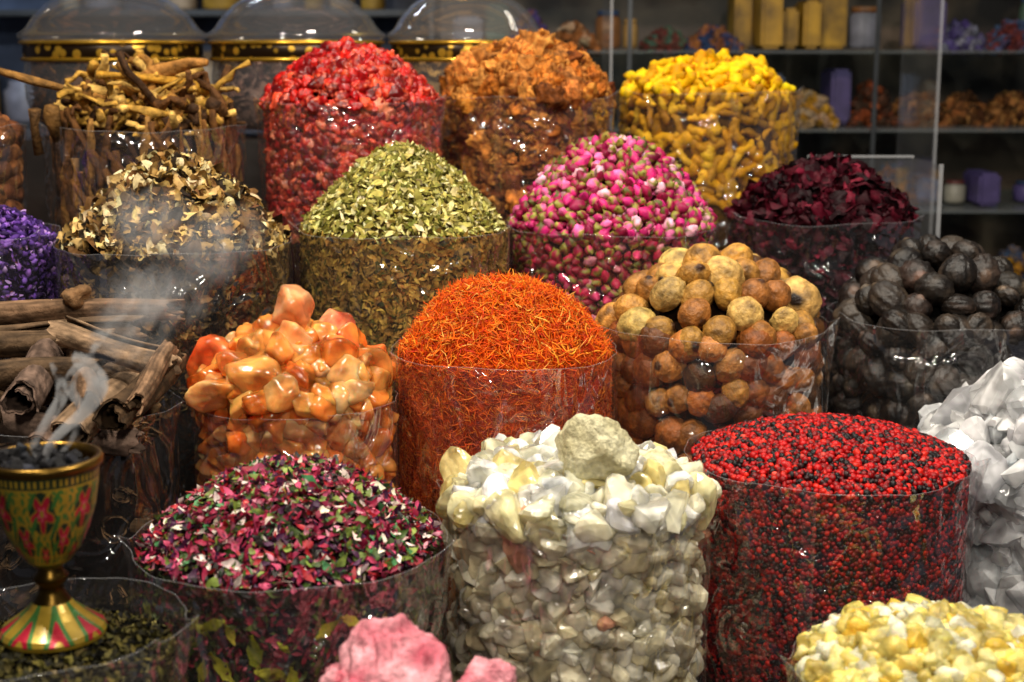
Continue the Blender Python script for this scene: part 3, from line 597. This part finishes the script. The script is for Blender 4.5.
def jar(X,Y,r,fillcols,zb=-.158):
    E=empty('glass_jar'); Z=zb+ZC; k=r/.165
    lathe('body',[(.0,.0),(.10*k,.0),(.125*k,.006),(.150*k,.03),(.163*k,.07),(.165*k,.11),(.160*k,.140)],X,Y,Z,GLASS,E)
    lathe('gilt_band',[(.161*k,.140),(.164*k,.144),(.164*k,.166),(.161*k,.170)],X,Y,Z,BAND,E)
    lathe('band_lower_edge',[(.161*k,.136),(.168*k,.138),(.168*k,.143),(.161*k,.145)],X,Y,Z,GOLD,E)
    lathe('band_upper_edge',[(.161*k,.166),(.170*k,.168),(.170*k,.173),(.161*k,.175)],X,Y,Z,GOLD,E)
    lathe('lid',[(.163*k,.174),(.172*k,.180),(.172*k,.186),(.158*k,.196),(.145*k,.215),(.120*k,.240),(.08*k,.262),(.03*k,.272),(.012*k,.276),(.012*k,.29),(.026*k,.30),(.030*k,.315),(.02*k,.33),(0,.335)],X,Y,Z,GLASS,E)
    n=700; a=rng.uniform(0,6.28,n); zz=rng.uniform(.012,.125,n); rr=np.interp(zz,[.012,.03,.07,.125],[.115,.138,.15,.15])*k*np.where(rng.random(n)<.8,rng.uniform(.9,.98,n),rng.uniform(.2,.9,n))
    zz=np.where(rr<.12*k,.118+rng.uniform(0,.012,n),zz)
    P=np.stack([X+rr*np.cos(a),Y+rr*np.sin(a),Z+zz],1)
    merged('jar_contents',[knobstick(s,.12,6,5,.3) for s in range(4)]+cr[:3],P,axes_from(rng.normal(size=(n,3)),None,rng),np.ones((n,3))*.032,pick(fillcols,n),pick(fillcols,n),M_root,True,E)
    lathe('jar_fill',[(0,.006),(.115*k,.012),(.138*k,.04),(.142*k,.10),(.135*k,.118),(0,.12)],X,Y,Z,simple('jar_fill_mat',fillcols[0][0],.9),E,S=32)
jar(-.745,2.86,.165,[('#6a4424',3),('#8a6034',2),('#3c2614',3)])
jar(-.405,2.88,.160,[('#8a6a5c',3),('#aa9080',2),('#5c3c34',3)])
jar(-.085,2.90,.145,[('#9a7a4c',3),('#6c5034',2),('#c09a60',2)])
def box(name,x0,x1,y0,y1,z0,z1,mat,parent=None,bev=.003):
    bm=bmesh.new(); bmesh.ops.create_cube(bm,size=1); 
    for v in bm.verts: v.co=Vector(((x0+x1)/2+v.co.x*(x1-x0),(y0+y1)/2+v.co.y*(y1-y0),(z0+z1)/2+ZC+v.co.z*(z1-z0)))
    if bev: bmesh.ops.bevel(bm,geom=bm.edges[:],offset=min(bev,(x1-x0)*.3,(y1-y0)*.3,(z1-z0)*.3),segments=2,affect='EDGES')
    me=bpy.data.meshes.new(name); bm.to_mesh(me); bm.free(); me.materials.append(mat)
    o=bpy.data.objects.new(name,me); scene.collection.objects.link(o)
    if parent: o.parent=parent
    return o
# ------------------------------------------------------------ counter, riser, room
WOOD=simple('dark_wood','#2c1c12',.5,0,bump=.2,bscale=30,col2='#140c08',nscale=5)
EK=empty('market_counter')
box('counter_top',-1.5,1.6,.98,3.2,-.84,CT,WOOD,EK)
box('counter_base',-1.45,1.55,1.04,3.15,-1.5,-.84,WOOD,EK)
box('jar_display_plinth',-1.3,.09,2.69,3.12,CT+.001,-.159,WOOD,None)
FL=simple('floor_tiles','#6c6458',.35,0,bump=.1,col2='#4c463e',nscale=3)
WL=simple('wall_plaster','#34383e',.8,0,bump=.1,col2='#22262c',nscale=2)
box('floor',-5,5,-2,6.2,-1.56,-1.5,FL,None,0)
box('wall_back',-5,5,6.0,6.2,-1.5,1.6,WL,None,0)
# display cabinet behind ------------------------------------
MET=simple('brushed_metal','#4c5054',.4,.4,col2='#383c40')
CAB=simple('cabinet_panel','#8c7054',.5,0,col2='#584838',nscale=3)
ED=empty('display_cabinet')
box('cabinet_base',-.2,2.2,3.7,4.3,-1.5,-.62,CAB,ED)
box('cabinet_back',-.2,2.2,4.28,4.3,-.62,.9,simple('cabinet_back_mat','#6c5848',.5,0,col2='#241c1c',nscale=6),ED)
sh=[-.62,-.40,-.20,-.01,.25,.5]
SHM=film_mat('glass_shelf',haze=.10,bump=.02,tint=(.8,.9,.9))
for i,s in enumerate(sh): box('shelf_%d'%(i+1),-.2,2.2,3.72,4.28,s,s+.008,SHM if i else CAB,ED)
for i,x in enumerate((-.2,.28,.88,1.50,2.18)): box('post_%d'%(i+1),x,x+.010,3.70,3.710,-.62,.9,MET,ED)
goods=['#8a5c34','#a07c2c','#445470','#6c3430','#8c887c','#4c6454','#54487c','#a8844c','#4c382c','#7c7c88','#8c4c2c','#34486c','#a08c74','#944434']
gi=0
gm=[simple('packet_%d'%i,g,.5,0,col2=None,nscale=22) for i,g in enumerate(goods)]
YEL=simple('yellow_packets','#b88c1c',.5,0,col2='#6c5010',nscale=14); BLU=simple('blue_packets','#5878a0',.5,0,col2='#343c5c',nscale=30)
def pile(name,x0,x1,y,zb,h,cols,parent):
    n=260; u=rng.uniform(-1,1,n); P=np.stack([(x0+x1)/2+u*(x1-x0)/2,y+rng.uniform(-.06,.06,n),zb+ZC+.012+rng.random(n)*h*(1-u**2)],1)
    merged(name,gg[:3],P,axes_from(rng.normal(size=(n,3)),None,rng),np.ones((n,3))*.03,pick([(c,1) for c in cols],n),pick([(c,1) for c in cols],n),M_root,True,parent)
for s in sh[:-1]:
    x=-.15
    while x<2.1:
        w=rng.uniform(.035,.085); h=rng.uniform(.05,.14)
        k=rng.random()
        m=gm[rng.integers(0,len(gm))]
        if abs(s+.01)<.02 and .54<x<.78: m=YEL; h=rng.uniform(.10,.17); k=.2
        if abs(s+.40)<.02 and 1.0<x<1.25: m=[BLU,gm[4],gm[6]][gi%3]; h=rng.uniform(.05,.11); k=[.2,.5][gi%2]; w=.055
        if abs(s+.20)<.02 and .95<x<1.3: pile('goods_pile_%d'%gi,x,x+w+.05,3.95,s,.07,['#8a5c34','#4c3018','#a87c4c'],ED); gi+=1; x+=w+.06; continue
        y0=rng.uniform(3.76,3.92)
        if k<.35: box('packet_%d'%gi,x,x+w,y0,y0+.15,s+.012,s+.012+h,m,ED,.008)
        elif k<.68:
            lathe('canister_%d'%gi,[(0,0),(w*.46,0),(w*.5,.01),(w*.5,h*.75),(w*.38,h*.85),(w*.38,h*.86)],x+w/2,y0+.1,s+.013+ZC,m,ED,S=24)
            lathe('canister_lid_%d'%gi,[(w*.40,h*.86),(w*.42,h*.87),(w*.42,h),(0,h)],x+w/2,y0+.1,s+.013+ZC,gm[rng.integers(0,len(gm))],ED,S=24)
        elif k<.92: pile('goods_pile_%d'%gi,x,x+w+.05,y0+.05,s,h*.8,[goods[rng.integers(0,13)],goods[rng.integers(0,13)]],ED); x+=.05
        gi+=1
        x+=w+rng.uniform(.002,.015)
# left background shelves
EL=empty('stall_shelf'); 
box('shelf_back',-2.6,-.25,5.0,5.03,-1.5,1.2,simple('shelf_back_mat','#54688c',.5,0,col2='#1c2840',nscale=4),EL)
for i,s in enumerate((-.25,.1,.42)):
    box('board_%d'%(i+1),-2.6,-.25,4.7,5.0,s,s+.02,MET,EL)
    x=-2.55
    while x<-.4:
        w=rng.uniform(.06,.13);h=rng.uniform(.1,.24)
        if rng.random()<.9: lathe('jar_%d_%d'%(i,int(x*100)),[(0,0),(w*.46,0),(w*.5,.01),(w*.5,h*.75),(w*.38,h*.85),(w*.38,h),(0,h)],x+w/2,4.85,s+.021+ZC,[gm[k_] for k_ in (2,4,9,11,1,7,12)][rng.integers(0,7)],EL,S=24)
        x+=w+.02
# acrylic panels
AE=film_mat('acrylic_edge',haze=.2,bump=0)
EY=empty('acrylic_divider'); C0=CT+.001
box('upright_panel',.185,.191,2.90,3.14,C0,.35,ACRY,EY,0); box('upright_edge',.185,.191,2.894,2.90,C0,.35,AE,EY,0)
EY2=empty('acrylic_divider')
box('upright_panel',.80,.806,2.87,3.14,C0,.35,ACRY,EY2,0); box('upright_edge',.800,.806,2.864,2.87,C0,.35,AE,EY2,0)
EH=empty('acrylic_bin')
for nm,b_ in {'back':(.515,.70,2.626,2.630),'right':(.696,.70,2.45,2.626)}.items(): box('bin_'+nm,b_[0],b_[1],b_[2],b_[3],C0,-.185,ACRY,EH,0)
box('bin_edge_right',.695,.701,2.445,2.451,C0,-.183,AE,EH,0); box('bin_edge_top',.515,.70,2.624,2.632,-.185,-.181,AE,EH,0)
# ------------------------------------------------------------ lights
def area(name,loc,target,size,power,col):
    l=bpy.data.lights.new(name,'AREA'); l.energy=power; l.color=col; l.size=size; l.shape='DISK'
    o=bpy.data.objects.new(name,l); scene.collection.objects.link(o); o.location=(loc[0],loc[1],loc[2]+ZC)
    d=Vector(target)+Vector((0,0,ZC))-o.location; o.rotation_euler=d.to_track_quat('-Z','Y').to_euler(); return o
area('ceiling_lamp',(-.7,1.10,1.15),(-.25,1.7,-.4),.16,29,(1,.90,.76))
area('ceiling_lamp.001',(.75,1.05,1.15),(.3,1.7,-.4),.16,28,(1,.91,.78))
area('ceiling_lamp.002',(.0,2.3,1.2),(0,2.1,-.3),.2,12,(1,.92,.80))
area('front_fill_light',(.25,-.7,.95),(0,1.7,-.5),.25,23,(1,.91,.79))  # unseen fill light added behind the camera to brighten bag sides and film glints
area('ceiling_lamp.004',(1.0,3.3,1.3),(.9,4.0,-.2),.4,5,(1,.88,.72))
area('ceiling_lamp.005',(-1.2,3.9,1.3),(-1.2,5.0,.1),.4,26,(.75,.87,1))
w=bpy.data.worlds.new('market_ambient'); scene.world=w; w.use_nodes=True
bg=w.node_tree.nodes['Background']; bg.inputs[0].default_value=(.92,.88,1,1); bg.inputs[1].default_value=.07
# ------------------------------------------------------------ camera
cam=bpy.data.cameras.new('camera'); co=bpy.data.objects.new('camera',cam); scene.collection.objects.link(co); scene.camera=co
cam.lens=52.73; cam.sensor_width=36; co.location=(0,0,ZC); co.rotation_euler=(math.radians(90-11),0,0)
cam.clip_start=.05
cam.dof.use_dof=True; cam.dof.focus_distance=1.72; cam.dof.aperture_fstop=5.5
print('VERTS',sum(len(o.data.vertices) for o in scene.objects if o.type=='MESH'))
